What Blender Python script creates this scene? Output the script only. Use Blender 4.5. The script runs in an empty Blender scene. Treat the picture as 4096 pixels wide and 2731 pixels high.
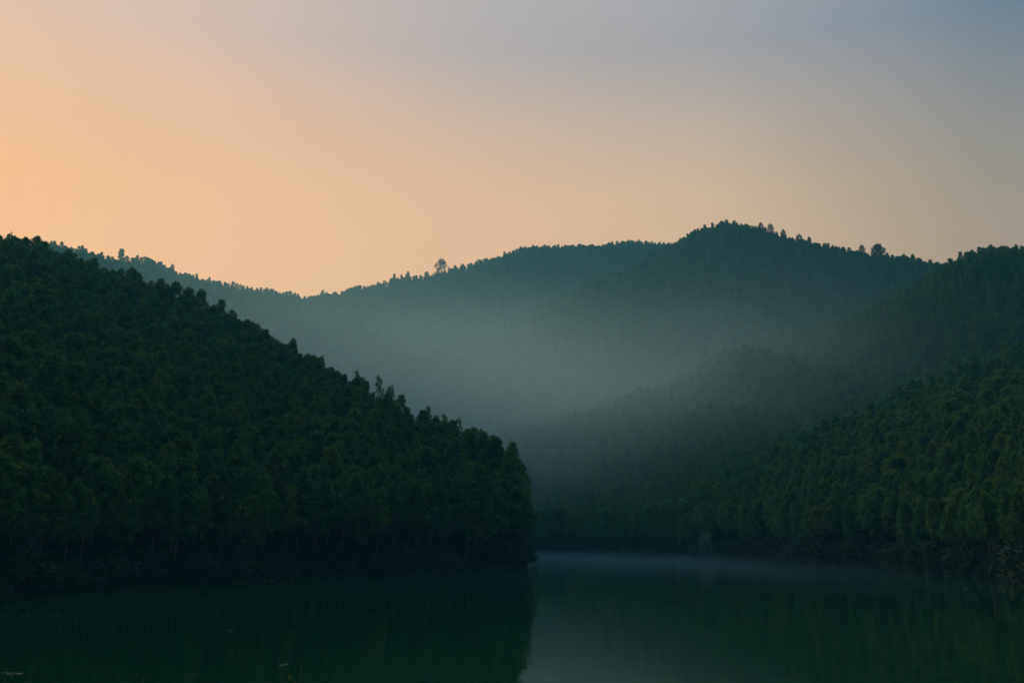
import bpy, math, random
import numpy as np

# ------------------------------------------------------------------ camera, sky, sun, exposure
S = bpy.context.scene
PI = math.pi
FPX = 3982.0; CX, CY, HY = 2048.0, 1365.5, 2131.0       # focal length, centre and horizon in photo pixels
PITCH = math.atan((HY - CY) / FPX)
EYE = 8.0
cam = bpy.data.cameras.new("camera"); cam.lens = 35.0; cam.sensor_width = 36.0
cam.clip_start = 0.1; cam.clip_end = 12000
co = bpy.data.objects.new("camera", cam); S.collection.objects.link(co)
co.location = (0, 0, EYE); co.rotation_euler = (PI / 2 + PITCH, 0, 0)
S.camera = co

S.view_settings.view_transform = 'Standard'; S.view_settings.look = 'None'
S.view_settings.exposure = 0.0; S.view_settings.gamma = 1.0
S.render.engine = 'CYCLES'
cy = S.cycles
cy.use_denoising = True
cy.max_bounces = 4; cy.diffuse_bounces = 2; cy.glossy_bounces = 2; cy.transmission_bounces = 1
cy.volume_bounces = 2; cy.transparent_max_bounces = 4
cy.use_adaptive_sampling = False
cy.sample_clamp_indirect = 3.0

def s2l(c):
    return tuple(((v / 255.0) / 12.92 if v / 255.0 <= 0.04045 else ((v / 255.0 + 0.055) / 1.055) ** 2.4) for v in c)

SUN_AZ, SUN_EL = math.radians(-44), math.radians(20)     # measured from the view direction (+Y), to the left

world = bpy.data.worlds.new("World"); S.world = world; world.use_nodes = True
wt = world.node_tree; wt.nodes.clear()
def wn(t, **k):
    n = wt.nodes.new(t)
    for a, b in k.items(): setattr(n, a, b)
    return n
def wmath(op, a, b=None, c=None):
    n = wn('ShaderNodeMath', operation=op)
    for i, v in enumerate((a, b, c)):
        if v is None: continue
        if isinstance(v, (int, float)): n.inputs[i].default_value = v
        else: wt.links.new(v, n.inputs[i])
    return n.outputs[0]
tc = wn('ShaderNodeTexCoord'); sp = wn('ShaderNodeSeparateXYZ')
wt.links.new(tc.outputs['Generated'], sp.inputs[0])
az = wmath('ARCTAN2', sp.outputs['X'], sp.outputs['Y'])
azn = wmath('MULTIPLY_ADD', az, 1 / (2 * PI), 0.5)      # 0..1 round the compass, .5 straight ahead
el = wmath('ARCSINE', sp.outputs['Z'])
# sky colours round the compass at four heights: degrees from straight ahead -> sRGB
SKY = {
    10: [(-180, (176, 184, 190)), (-110, (205, 190, 178)), (-60, (265, 193, 126)), (-27, (270, 191, 120)), (-17, (267, 192, 126)), (-2, (255, 190, 135)), (12, (232, 186, 137)), (26, (186, 154, 121)), (60, (134, 142, 150)), (120, (160, 172, 184))],
    19: [(-180, (172, 184, 196)), (-110, (200, 190, 184)), (-60, (253, 197, 141)), (-27, (257, 194, 133)), (-17, (252, 193, 141)), (-2, (233, 188, 147)), (12, (213, 182, 149)), (27, (157, 147, 132)), (60, (128, 144, 160)), (120, (156, 172, 190))],
    27: [(-180, (166, 182, 200)), (-110, (190, 190, 196)), (-60, (224, 197, 175)), (-29, (230, 196, 171)), (-18, (216, 189, 172)), (-2, (184, 174, 169)), (12, (165, 163, 164)), (29, (110, 127, 143)), (60, (120, 142, 166)), (120, (150, 170, 194))],
    60: [(-180, (140, 170, 200)), (-60, (196, 206, 222)), (0, (190, 206, 226)), (60, (160, 186, 212))],
}
def ramp(stops):
    r = wn('ShaderNodeValToRGB'); cr = r.color_ramp; cr.interpolation = 'EASE' if False else 'LINEAR'
    st = [((d + 180) / 360, s2l(c)) for d, c in stops] + [(1.0, s2l(stops[0][1]))]
    while len(cr.elements) < len(st): cr.elements.new(0.5)
    for e, (p, c) in zip(cr.elements, st): e.position = p
    for e, (p, c) in zip(cr.elements, st): e.color = (*c, 1)
    wt.links.new(azn, r.inputs[0]); return r.outputs[0]
hs = sorted(SKY); cur = ramp(SKY[hs[0]])
for a, b in zip(hs, hs[1:]):
    mr = wn('ShaderNodeMapRange'); mr.interpolation_type = 'LINEAR'
    mr.inputs[1].default_value = math.radians(a); mr.inputs[2].default_value = math.radians(b)
    wt.links.new(el, mr.inputs[0])
    mx = wn('ShaderNodeMix', data_type='RGBA'); wt.links.new(mr.outputs[0], mx.inputs[0])
    wt.links.new(cur, mx.inputs[6]); wt.links.new(ramp(SKY[b]), mx.inputs[7]); cur = mx.outputs[2]
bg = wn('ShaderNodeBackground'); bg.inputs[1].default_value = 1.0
sn = wn('ShaderNodeTexNoise'); sn.inputs['Scale'].default_value = 2.2; sn.inputs['Detail'].default_value = 5       # faint unevenness of the dawn sky
sm_ = wn('ShaderNodeMapping'); sm_.inputs['Scale'].default_value = (1, 1, 4.5); sm_.inputs['Rotation'].default_value = (0, 0.12, 0)
wt.links.new(tc.outputs['Generated'], sm_.inputs[0]); wt.links.new(sm_.outputs[0], sn.inputs['Vector'])
smr = wn('ShaderNodeMapRange'); wt.links.new(sn.outputs['Fac'], smr.inputs[0]); smr.inputs[1].default_value = 0.3; smr.inputs[2].default_value = 0.7; smr.inputs[3].default_value = 0.972; smr.inputs[4].default_value = 1.022
svm = wn('ShaderNodeVectorMath', operation='SCALE'); wt.links.new(cur, svm.inputs[0]); wt.links.new(smr.outputs[0], svm.inputs['Scale'])
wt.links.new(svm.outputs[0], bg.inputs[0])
zb = wn('ShaderNodeMapRange'); zb.interpolation_type = 'SMOOTHSTEP'; wt.links.new(el, zb.inputs[0])     # overhead sky brightened beyond a natural dawn, added to light the canopy
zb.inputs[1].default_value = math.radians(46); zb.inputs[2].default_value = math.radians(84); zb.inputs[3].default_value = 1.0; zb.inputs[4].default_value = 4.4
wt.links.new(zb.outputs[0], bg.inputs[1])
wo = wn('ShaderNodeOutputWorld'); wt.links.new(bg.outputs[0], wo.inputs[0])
world.cycles.sampling_method = 'MANUAL'; world.cycles.sample_map_resolution = 512

sun = bpy.data.lights.new("sun", 'SUN'); sun.energy = 2.5; sun.angle = math.radians(8); sun.color = (1.0, 0.80, 0.50)
so = bpy.data.objects.new("sun", sun); S.collection.objects.link(so)
so.rotation_euler = (PI / 2 - SUN_EL, 0, PI - SUN_AZ)   # points away from (sin az, cos az)
so.location = (-300, 300, 200)

HAZE_DENSITY, HAZE_COL, HAZE_G = 0.00011, (0.12, 0.62, 0.95), 0.3
MIST_DENSITY, CORE_DENSITY, MIST_COL = 0.0006, 0.0025, (0.34, 0.72, 0.82)

# ------------------------------------------------------------------ helpers
rng = np.random.default_rng(7); random.seed(7)

def link(o, parent=None):
    S.collection.objects.link(o)
    if parent is not None: o.parent = parent
    return o
def tag(o, label=None, cat=None, group=None, kind=None):
    if label: o['label'] = label
    if cat: o['category'] = cat
    if group: o['group'] = group
    if kind: o['kind'] = kind
    return o
def np_mesh(name, V, F, mat=None, attrs=None, smooth=False):
    """mesh from arrays: V (n,3), F (m,3 or 4)"""
    V = np.asarray(V, np.float32); F = np.asarray(F, np.int32)
    m = bpy.data.meshes.new(name); n, k = F.shape
    m.vertices.add(len(V)); m.vertices.foreach_set('co', V.ravel())
    m.loops.add(n * k); m.loops.foreach_set('vertex_index', F.ravel())
    m.polygons.add(n); m.polygons.foreach_set('loop_start', np.arange(0, n * k, k, dtype=np.int32))
    m.polygons.foreach_set('loop_total', np.full(n, k, np.int32))
    if smooth: m.polygons.foreach_set('use_smooth', np.ones(n, bool))
    m.update(calc_edges=True)
    for nm, vals in (attrs or {}).items():
        a = m.attributes.new(nm, 'FLOAT', 'FACE'); a.data.foreach_set('value', np.asarray(vals, np.float32))
    if mat: m.materials.append(mat)
    return m

def ray(px, py):
    X = px - CX; Yu = CY - py
    dx, dy, dz = X, FPX * math.cos(PITCH) - Yu * math.sin(PITCH), FPX * math.sin(PITCH) + Yu * math.cos(PITCH)
    h = math.hypot(dx, dy); return math.atan2(dx, dy), dz / h
def project(P):
    P = np.atleast_2d(P); x = P[:, 0]; y = P[:, 1]; z = P[:, 2] - EYE
    f = y * math.cos(PITCH) + z * math.sin(PITCH); u = -y * math.sin(PITCH) + z * math.cos(PITCH)
    f = np.maximum(f, 1e-3)
    return CX + FPX * x / f, CY - FPX * u / f, f

def vnoise(x, y, s, seed):
    """smooth value noise, vectorised"""
    x = x / s + seed * 17.31; y = y / s - seed * 9.77
    xi = np.floor(x); yi = np.floor(y); fx = x - xi; fy = y - yi
    fx = fx * fx * (3 - 2 * fx); fy = fy * fy * (3 - 2 * fy)
    def h(a, b):
        v = np.sin(a * 127.1 + b * 311.7 + seed * 74.7) * 43758.5453
        return (v - np.floor(v)) * 2 - 1
    return (h(xi, yi) * (1 - fx) + h(xi + 1, yi) * fx) * (1 - fy) + (h(xi, yi + 1) * (1 - fx) + h(xi + 1, yi + 1) * fx) * fy

# ------------------------------------------------------------------ the land, read off the ridge lines of the place
TREE_H = 15.0
def column(px, knots):
    """knots: (distance, photo row of the canopy top) or (distance, None, ground height)"""
    out = []
    for k in knots:
        if len(k) == 3: out.append((k[0], k[2]))
        else:
            _, t = ray(px, k[1]); out.append((k[0], EYE + t * k[0] - TREE_H))
    az, _ = ray(px, 1800)
    return az, out
W = lambda d: (d, None, 0.25)
# near left hill: shore, mid slope, crest, back foot
LEFT = [column(px, k) for px, k in [
    (-1500, [(104, None, -4), W(116), (285, 560), (420, None, 60)]),
    (-600, [(112, None, -4), W(126), (295, 760), (420, None, 50)]),
    (0, [(128, None, -4), W(140), (302, 950), (420, None, 40)]),
    (200, [(136, None, -4), W(149), (302, 1015), (415, None, 36)]),
    (330, [(143, None, -4), W(155), (300, 1078), (410, None, 32)]),
    (500, [(150, None, -4), W(163), (298, 1140), (405, None, 25)]),
    (700, [(158, None, -4), W(171), (296, 1222), (400, None, 20)]),
    (850, [(164, None, -4), W(177), (293, 1282), (395, None, 15)]),
    (1000, [(172, None, -4), W(185), (288, 1355), (385, None, 10)]),
    (1150, [(179, None, -4), W(191), (284, 1425), (375, None, 8)]),
    (1300, [(186, None, -4), W(198), (278, 1482), (365, None, 5)]),
    (1450, [(194, None, -4), W(206), (272, 1545), (355, None, 2)]),
    (1600, [(201, None, -4), W(213), (266, 1612), (345, None, 0)]),
    (1750, [(208, None, -4), W(220), (260, 1690), (335, None, -1)]),
    (1885, [(214, None, -4), W(224), (254, 1748), (325, None, -2)]),
    (1948, [(217, None, -4), W(226), (250, 1765), (315, None, -2)]),
    (1988, [(220, None, -4), W(230), (252, None, 13), (308, None, -3)]),
    (2018, [(228, None, -5), W(240), (262, None, 11), (305, None, -3)]),
    (2055, [(250, None, -5), (258, None, 0.3), (276, None, 5), (305, None, -4)]),
    (2090, [(262, None, -6), (272, None, -4), (288, None, -3), (305, None, -4)]),
    (2600, [(255, None, -6), (270, None, -6), (280, None, -6), (300, None, -6)]),
]]
def sh(y): return 8 * FPX / (y - HY)
# everything across the water: shore, nearest spur, dip, second spur, dip, peak hill, dip, back ridge, far foot
def R(s, a, va, b, vb, c, vc, d): return [(s - 14, None, -4), W(s), a, va, b, vb, c, vc, d, (d[0] + 330, None, 90)]
RIGHT = [column(px, k) for px, k in [
    (-1500, R(470, (500, None, 20), (520, None, 26), (560, 1400), (580, 1380), (600, 850), (620, 850), (660, 780))),
    (-300, R(470, (500, None, 20), (520, None, 26), (560, 1500), (590, 1400), (630, 1040), (650, 1010), (690, 880))),
    (0, R(470, (500, None, 20), (520, None, 26), (560, 1550), (600, 1420), (650, 1080), (670, 1020), (700, 935))),
    (130, R(470, (500, None, 20), (520, None, 26), (560, 1560), (600, 1430), (660, 1100), (680, 1050), (712, 960))),
    (230, R(470, (500, None, 20), (520, None, 26), (560, 1580), (600, 1450), (670, 1120), (690, 1070), (722, 984))),
    (390, R(470, (500, None, 20), (520, None, 26), (560, 1600), (600, 1460), (680, 1170), (710, 1120), (760, 1028))),
    (500, R(470, (500, None, 20), (520, None, 26), (560, 1620), (610, 1480), (690, 1200), (720, 1150), (790, 1018))),
    (700, R(470, (500, None, 20), (520, None, 26), (560, 1640), (620, 1500), (700, 1280), (740, 1230), (815, 1078))),
    (1000, R(465, (500, None, 20), (520, None, 26), (560, 1680), (630, 1540), (715, 1360), (760, 1300), (865, 1158))),
    (1180, R(465, (500, None, 20), (520, None, 26), (560, 1700), (635, 1560), (725, 1430), (780, 1360), (885, 1172))),
    (1450, R(460, (490, None, 18), (515, None, 24), (560, 1740), (640, 1580), (720, 1490), (790, 1400), (915, 1125))),
    (1765, R(450, (480, None, 14), (500, None, 22), (545, 1780), (625, 1610), (705, 1445), (790, 1400), (950, 1078))),
    (1950, R(440, (465, 2060), (480, 2020), (530, 1750), (610, 1620), (720, 1370), (800, 1370), (975, 1032))),
    (2150, R(418, (440, 2050), (455, 2020), (520, 1680), (600, 1610), (750, 1272), (815, 1300), (1000, 992))),
    (2350, R(388, (415, 2040), (430, 2010), (515, 1595), (600, 1580), (770, 1170), (830, 1210), (1020, 980))),
    (2560, R(358, (390, 2030), (405, 2000), (515, 1525), (595, 1540), (790, 1058), (850, 1100), (1040, 974))),
    (2700, R(340, (372, 2015), (390, 1990), (518, 1505), (590, 1530), (800, 968), (870, 1030), (1055, 985))),
    (2810, R(322, (355, 1990), (375, 1960), (520, 1478), (588, 1500), (803, 915), (880, 1010), (1060, 1010))),
    (2940, R(302, (330, 1925), (360, 1925), (522, 1452), (585, 1475), (803, 900), (890, 1010), (1060, 1040))),
    (3080, R(282, (335, 1830), (375, 1850), (525, 1410), (585, 1440), (798, 920), (885, 1020), (1060, 1060))),
    (3222, R(262, (342, 1745), (395, 1790), (532, 1360), (590, 1400), (790, 958), (880, 1050), (1060, 1080))),
    (3420, R(243, (352, 1668), (408, 1740), (540, 1280), (600, 1330), (778, 985), (870, 1080), (1060, 1100))),
    (3620, R(224, (365, 1572), (420, 1660), (546, 1195), (605, 1240), (768, 1018), (860, 1100), (1050, 1110))),
    (3840, R(204, (377, 1470), (435, 1570), (553, 1098), (615, 1150), (760, 1046), (850, 1120), (1040, 1120))),
    (3960, R(194, (382, 1435), (442, 1520), (557, 1035), (625, 1100), (760, 1060), (850, 1130), (1030, 1120))),
    (4096, R(182, (390, 1391), (452, 1480), (562, 990), (640, 1080), (760, 1075), (850, 1140), (1020, 1120))),
    (4700, R(140, (395, 1210), (460, 1290), (580, 800), (660, 900), (770, 980), (850, 1080), (1000, 1100))),
    (6000, R(110, (395, 1000), (460, 1060), (580, 600), (660, 700), (770, 800), (850, 900), (1000, 1000))),
]]
def field(cols, x, y, d, az):
    A = np.array([c[0] for c in cols]); K = len(cols[0][1])
    D = [np.interp(az, A, [c[1][k][0] for c in cols]) for k in range(K)]
    Z = [np.interp(az, A, [c[1][k][1] for c in cols]) for k in range(K)]
    z = np.where(d <= D[0], Z[0], Z[-1])
    for k in range(K - 1):
        t = np.clip((d - D[k]) / (D[k + 1] - D[k]), 0, 1); ts = t * t * (3 - 2 * t)
        t = 0.55 * t + 0.45 * ts if k > 1 else t
        z = np.where((d > D[k]) & (d <= D[k + 1]), Z[k] + (Z[k + 1] - Z[k]) * t, z)
    return z
def ground(x, y):
    x = np.asarray(x, float); y = np.asarray(y, float)
    wx = x + vnoise(x, y, 42, 3) * 5; wy = y + vnoise(x, y, 42, 4) * 5
    d = np.hypot(wx, wy); az = np.arctan2(wx, wy)
    zl = field(LEFT, wx, wy, d, az); zr = field(RIGHT, wx, wy, d, az)
    az0 = np.abs(np.arctan2(x, y)); side = np.clip((az0 - 1.15) / 0.4, 0, 1)
    zt = np.interp(az, [c[0] for c in RIGHT], [max(c[1][4][1], c[1][6][1], c[1][8][1]) for c in RIGHT])
    w = np.sin(PI * np.clip(zr / (0.80 * zt), 0, 1)) * np.clip((d - 400) / 120, 0, 1) * (d < 1000)
    zr = zr + w * (9 - 30 * np.abs(vnoise(x + 0.35 * y, y * 0.6, 75, 31)) + 5 * vnoise(x, y, 46, 33))
    z = np.maximum(zl, zr)
    n = vnoise(x, y, 70, 1) * 4.0 + vnoise(x, y, 28, 2) * 1.6 + vnoise(x, y, 11, 5) * 0.4
    z = z + n * np.clip(z / 30.0, 0, 1)
    z = z * (1 - side) + (6 + 8 * np.clip((np.hypot(x, y) - 60) / 80, 0, 1) + 220 * np.clip((-y - 25) / 260, 0, 1)) * side * (np.hypot(x, y) > 30)- 4 * side * (np.hypot(x, y) <= 30)  # unseen high ground behind the camera, added to block low sky fill
    bank = np.where(y > 3.5, 6.08 - 0.62 * (y - 3.5), np.where(y > 0, 6.6 - 0.15 * y, 6.6 + 0.08 * (-y))) + vnoise(x, y, 6, 8) * 0.15
    return np.maximum(z, np.maximum(bank, -4.0))

# ------------------------------------------------------------------ materials
def mat(name):
    m = bpy.data.materials.new(name); m.use_nodes = True; t = m.node_tree; t.nodes.clear()
    return m, t, t.nodes.new('ShaderNodeOutputMaterial')
def tex_noise(t, coord, scale, detail=3):
    n = t.nodes.new('ShaderNodeTexNoise'); n.inputs['Scale'].default_value = scale; n.inputs['Detail'].default_value = detail
    t.links.new(coord, n.inputs['Vector']); return n.outputs['Fac']
def colramp(t, fac, stops):
    r = t.nodes.new('ShaderNodeValToRGB'); cr = r.color_ramp
    while len(cr.elements) < len(stops): cr.elements.new(0.5)
    for e, (p, c) in zip(cr.elements, stops): e.position = p
    for e, (p, c) in zip(cr.elements, stops): e.color = (*c, 1)
    t.links.new(fac, r.inputs[0]); return r.outputs[0]
def mixc(t, fac, a, b, blend='MIX'):
    n = t.nodes.new('ShaderNodeMix'); n.data_type = 'RGBA'; n.blend_type = blend
    for s, v in ((0, fac), (6, a), (7, b)):
        if isinstance(v, (int, float)): n.inputs[s].default_value = v
        elif isinstance(v, tuple): n.inputs[s].default_value = (*v, 1)
        else: t.links.new(v, n.inputs[s])
    return n.outputs[2]

def leaf_material(name, tones, young, transl=0.3, k=1.0):
    m, t, out = mat(name)
    oi = t.nodes.new('ShaderNodeObjectInfo'); at = t.nodes.new('ShaderNodeAttribute'); at.attribute_name = 'tone'
    base = colramp(t, oi.outputs['Random'], [(i / (len(tones) - 1), tuple(k * v for v in c)) for i, c in enumerate(tones)])
    hv = t.nodes.new('ShaderNodeMapRange'); t.links.new(at.outputs['Fac'], hv.inputs[0])
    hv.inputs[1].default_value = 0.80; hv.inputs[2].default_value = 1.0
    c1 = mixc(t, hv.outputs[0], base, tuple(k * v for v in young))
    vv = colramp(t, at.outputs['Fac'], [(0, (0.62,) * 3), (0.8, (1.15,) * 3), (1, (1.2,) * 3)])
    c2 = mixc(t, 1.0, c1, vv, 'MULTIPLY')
    p = t.nodes.new('ShaderNodeBsdfPrincipled'); p.inputs['Roughness'].default_value = 0.6
    p.inputs['Specular IOR Level'].default_value = 0.12
    t.links.new(c2, p.inputs['Base Color'])
    tr = t.nodes.new('ShaderNodeBsdfTranslucent'); t.links.new(c2, tr.inputs[0])
    ms = t.nodes.new('ShaderNodeMixShader'); ms.inputs[0].default_value = transl
    t.links.new(p.outputs[0], ms.inputs[1]); t.links.new(tr.outputs[0], ms.inputs[2])
    t.links.new(ms.outputs[0], out.inputs[0]); return m

M_LEAF = leaf_material("acacia_leaves", [(0.012, 0.085, 0.020), (0.036, 0.135, 0.018), (0.014, 0.072, 0.022), (0.046, 0.130, 0.012), (0.018, 0.115, 0.030), (0.060, 0.140, 0.014), (0.010, 0.065, 0.016)], (0.20, 0.17, 0.015), 0.3, 0.80)
M_BROAD = leaf_material("broadleaf_leaves", [(0.025, 0.045, 0.018), (0.03, 0.055, 0.02)], (0.05, 0.06, 0.02), 0.2)
M_SHRUB = leaf_material("shrub_leaves", [(0.014, 0.040, 0.022), (0.014, 0.036, 0.014), (0.022, 0.046, 0.018)], (0.024, 0.055, 0.018), 0.3, 0.7)
M_PALE = leaf_material("pale_shrub_leaves", [(0.055, 0.10, 0.06), (0.06, 0.11, 0.065)], (0.09, 0.13, 0.07))
M_WEED = leaf_material("weed_leaves", [(0.09, 0.10, 0.02), (0.12, 0.12, 0.02)], (0.22, 0.16, 0.03))

m, t, out = mat("pale_bark"); M_BARK = m
tcn = t.nodes.new('ShaderNodeTexCoord')
mp = t.nodes.new('ShaderNodeMapping'); mp.inputs['Scale'].default_value = (6, 6, 0.9); t.links.new(tcn.outputs['Object'], mp.inputs[0])
c = colramp(t, tex_noise(t, mp.outputs[0], 1.5, 5), [(0.3, (0.02, 0.018, 0.014)), (0.7, (0.075, 0.07, 0.055))])
p = t.nodes.new('ShaderNodeBsdfPrincipled'); p.inputs['Roughness'].default_value = 0.85; t.links.new(c, p.inputs[0]); t.links.new(p.outputs[0], out.inputs[0])

m, t, out = mat("forest_soil"); M_SOIL = m
tcn = t.nodes.new('ShaderNodeTexCoord')
c = colramp(t, tex_noise(t, tcn.outputs['Object'], 0.35, 8), [(0.35, (0.012, 0.020, 0.008)), (0.6, (0.03, 0.035, 0.016)), (0.75, (0.034, 0.03, 0.018))])
p = t.nodes.new('ShaderNodeBsdfPrincipled'); p.inputs['Roughness'].default_value = 0.95; t.links.new(c, p.inputs[0]); t.links.new(p.outputs[0], out.inputs[0])

m, t, out = mat("lake_water"); M_WATER = m
tcn = t.nodes.new('ShaderNodeTexCoord')
def bump_chain(specs):
    nrm = None
    for scl, sc, det, dist, strength in specs:
        mp = t.nodes.new('ShaderNodeMapping'); mp.inputs['Scale'].default_value = scl; t.links.new(tcn.outputs['Object'], mp.inputs[0])
        f = tex_noise(t, mp.outputs[0], sc, det)
        b = t.nodes.new('ShaderNodeBump'); b.inputs['Distance'].default_value = dist; b.inputs['Strength'].default_value = strength
        t.links.new(f, b.inputs['Height'])
        if nrm is not None: t.links.new(nrm, b.inputs['Normal'])
        nrm = b.outputs[0]
    return nrm
nrm = bump_chain([((1, 1, 1), 0.25, 2, 0.018, 1.0), ((0.8, 1.6, 1), 1.6, 2, 0.0030, 1.0)])
mp = t.nodes.new('ShaderNodeMapping'); mp.inputs['Scale'].default_value = (0.012, 0.09, 1); t.links.new(tcn.outputs['Object'], mp.inputs[0])
rf = colramp(t, tex_noise(t, mp.outputs[0], 1.0, 4), [(0.45, (0.015,) * 3), (0.62, (0.06,) * 3)])
c = colramp(t, tex_noise(t, tcn.outputs['Object'], 0.03, 4), [(0.3, (0.001, 0.014, 0.005)), (0.7, (0.002, 0.021, 0.007))])
p = t.nodes.new('ShaderNodeBsdfPrincipled'); p.inputs['IOR'].default_value = 1.8
t.links.new(rf, p.inputs['Roughness']); t.links.new(c, p.inputs[0]); t.links.new(nrm, p.inputs['Normal']); t.links.new(p.outputs[0], out.inputs[0])

m, t, out = mat("scum"); M_SCUM = m
at = t.nodes.new('ShaderNodeAttribute'); at.attribute_name = 'tone'
c = colramp(t, at.outputs['Fac'], [(0, (0.05, 0.10, 0.06)), (0.5, (0.20, 0.22, 0.15)), (0.75, (0.26, 0.16, 0.06)), (0.9, (0.34, 0.34, 0.31))])
p = t.nodes.new('ShaderNodeBsdfPrincipled'); p.inputs['Roughness'].default_value = 0.7; t.links.new(c, p.inputs[0]); t.links.new(p.outputs[0], out.inputs[0])

# ------------------------------------------------------------------ ground and water
gx = np.concatenate([np.arange(-2200, -700, 25), np.arange(-700, 800, 6), np.arange(800, 2201, 25)])
gy = np.concatenate([np.arange(-1200, -60, 20), np.arange(-60, 40, 3), np.arange(40, 1200, 6), np.arange(1200, 2800, 25)])
GX, GY = np.meshgrid(gx, gy); GZ = ground(GX, GY)
nx, ny = len(gx), len(gy); idx = np.arange(nx * ny).reshape(ny, nx)
F = np.stack([idx[:-1, :-1], idx[:-1, 1:], idx[1:, 1:], idx[1:, :-1]], -1).reshape(-1, 4)
hills = link(bpy.data.objects.new("hills", np_mesh("hills", np.stack([GX, GY, GZ], -1).reshape(-1, 3), F, M_SOIL, smooth=True)))
tag(hills, "wooded hills and banks round the lake", kind='structure')
wv = [(-2190, -1190, 0), (2190, -1190, 0), (2190, 2790, 0), (-2190, 2790, 0)]
water = link(bpy.data.objects.new("lake_water", np_mesh("lake_water", wv, [(0, 1, 2, 3)], M_WATER)))
tag(water, "still dark green lake water mirroring the hills", kind='structure')

# ------------------------------------------------------------------ tree building blocks
def tube(path, radii, sides=6):
    """tapered tube along a path"""
    path = np.array(path, float); n = len(path); V = []; F = []
    for i in range(n):
        tdir = path[min(i + 1, n - 1)] - path[max(i - 1, 0)]; tdir /= np.linalg.norm(tdir) + 1e-9
        a = np.cross(tdir, (0, 1, 0.13)); a /= np.linalg.norm(a) + 1e-9; b = np.cross(tdir, a)
        for s in range(sides):
            w = 2 * PI * s / sides; V.append(path[i] + radii[i] * (a * math.cos(w) + b * math.sin(w)))
    for i in range(n - 1):
        for s in range(sides):
            s2 = (s + 1) % sides; F.append((i * sides + s, i * sides + s2, (i + 1) * sides + s2, (i + 1) * sides + s))
    return np.array(V), np.array(F)
def merge(parts):
    V = []; F = []; o = 0
    for v, f in parts: V.append(v); F.append(f + o); o += len(v)
    return np.concatenate(V), np.concatenate(F)
def leaves(P, D, L, Wd, r, face=None):
    """elongated curved leaf, one kinked quad each: P base points, D directions"""
    n = len(P); D = D / (np.linalg.norm(D, axis=1, keepdims=True) + 1e-9)
    q = r.normal(size=(n, 3)) if face is None else face + r.normal(size=(n, 3)) * 0.35
    s = np.cross(D, q); s /= np.linalg.norm(s, axis=1, keepdims=True) + 1e-9
    up = np.cross(s, D)
    L = L * r.uniform(0.7, 1.3, (n, 1)); Wd = Wd * r.uniform(0.8, 1.2, (n, 1))
    mid = P + D * L * 0.45
    tip = P + D * L - up * L * 0.22
    V = np.stack([P, mid + s * Wd, tip, mid - s * Wd * 0.8], 1).reshape(-1, 3)
    return V, np.arange(4 * n).reshape(-1, 4)
def crown_mesh(name, seed, H, z0, rx, nclump, nleaf, L, Wd, material, shape='oval', spread=0.62):
    r = np.random.default_rng(seed); V = []; F = []; T = []; o = 0; tips = []
    for i in range(nclump):
        u = (i + r.uniform(0, 1)) / nclump
        hz = u ** 0.85 if shape == 'oval' else u ** 0.7
        z = z0 + (H - z0) * hz
        if shape == 'oval': prof = min(1.0, 0.55 + 1.6 * hz) * (1 - 0.93 * max(0, (hz - 0.22) / 0.78) ** 1.35)
        else: prof = math.sqrt(max(0.05, 1 - (2 * hz - 0.75) ** 2 * 0.62)) 
        a = i * 2.399963 + r.uniform(-.5, .5)
        rad = rx * prof * math.sqrt(r.uniform(0.15, 1.0)) * (1 + 0.25 * math.sin(2 * a + seed) + 0.15 * math.sin(5 * hz * PI + seed * 2 + a))
        c = np.array([math.cos(a) * rad, math.sin(a) * rad, z + r.uniform(-.3, .3)])
        tips.append(c)
        n = max(6, int(nleaf * r.uniform(0.6, 1.4)))
        out = np.array([math.cos(a), math.sin(a), 0.35 + hz])
        q = r.normal(size=(n, 3)); q /= np.linalg.norm(q, axis=1, keepdims=True)
        rr = spread * r.uniform(0.6, 1.35) * (1 - (0.38 * hz if shape == 'oval' else 0))
        P = c + q * (r.uniform(0.15, 1.0, (n, 1)) * rr) * np.array([1.0, 1.0, 0.85]) + out * 0.15
        D = q * 0.7 + out * 0.45 + r.normal(size=(n, 3)) * 0.6 + np.array([0, 0, -0.25])
        v, f = leaves(P, D, L, Wd, r, q + 0.7 * out / np.linalg.norm(out)); V.append(v); F.append(f + o); o += len(v)
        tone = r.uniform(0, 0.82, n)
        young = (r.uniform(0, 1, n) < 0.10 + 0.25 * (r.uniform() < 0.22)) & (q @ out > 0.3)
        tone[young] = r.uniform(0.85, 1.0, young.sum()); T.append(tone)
    m = np_mesh(name, np.concatenate(V), np.concatenate(F), material, {'tone': np.concatenate(T)})
    return m, tips
def trunk_geo(seed, H, z0, tips, r0, nlimb=9):
    r = np.random.default_rng(seed + 500)
    b = r.uniform(-.25, .25, 4)
    def ax(z):
        s = z / H; return np.array([b[0] * math.sin(s * 4) + b[1] * s, b[2] * math.sin(s * 3 + 1) - b[2] * math.sin(1) + b[3] * s, z])
    zs = np.linspace(-1.2, H * 0.93, 9)
    parts = [tube([ax(z) for z in zs], [r0 * (1 - 0.86 * max(0, z) / H) * (1.25 if z < 0 else 1) for z in zs], 7)]
    sel = r.permutation(len(tips))[:nlimb]
    for i in sel:
        tp = tips[i]; zb = max(z0 * 0.8, tp[2] - 1.0 - 0.5 * math.hypot(tp[0], tp[1])); s = ax(zb)
        m1 = s * 0.5 + tp * 0.5 + np.array([0, 0, -0.15])
        rr = r0 * 0.36 * (1 - zb / H * 0.6)
        parts.append(tube([s, m1, tp], [rr, rr * 0.7, rr * 0.25], 5))
    return merge(parts)

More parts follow.
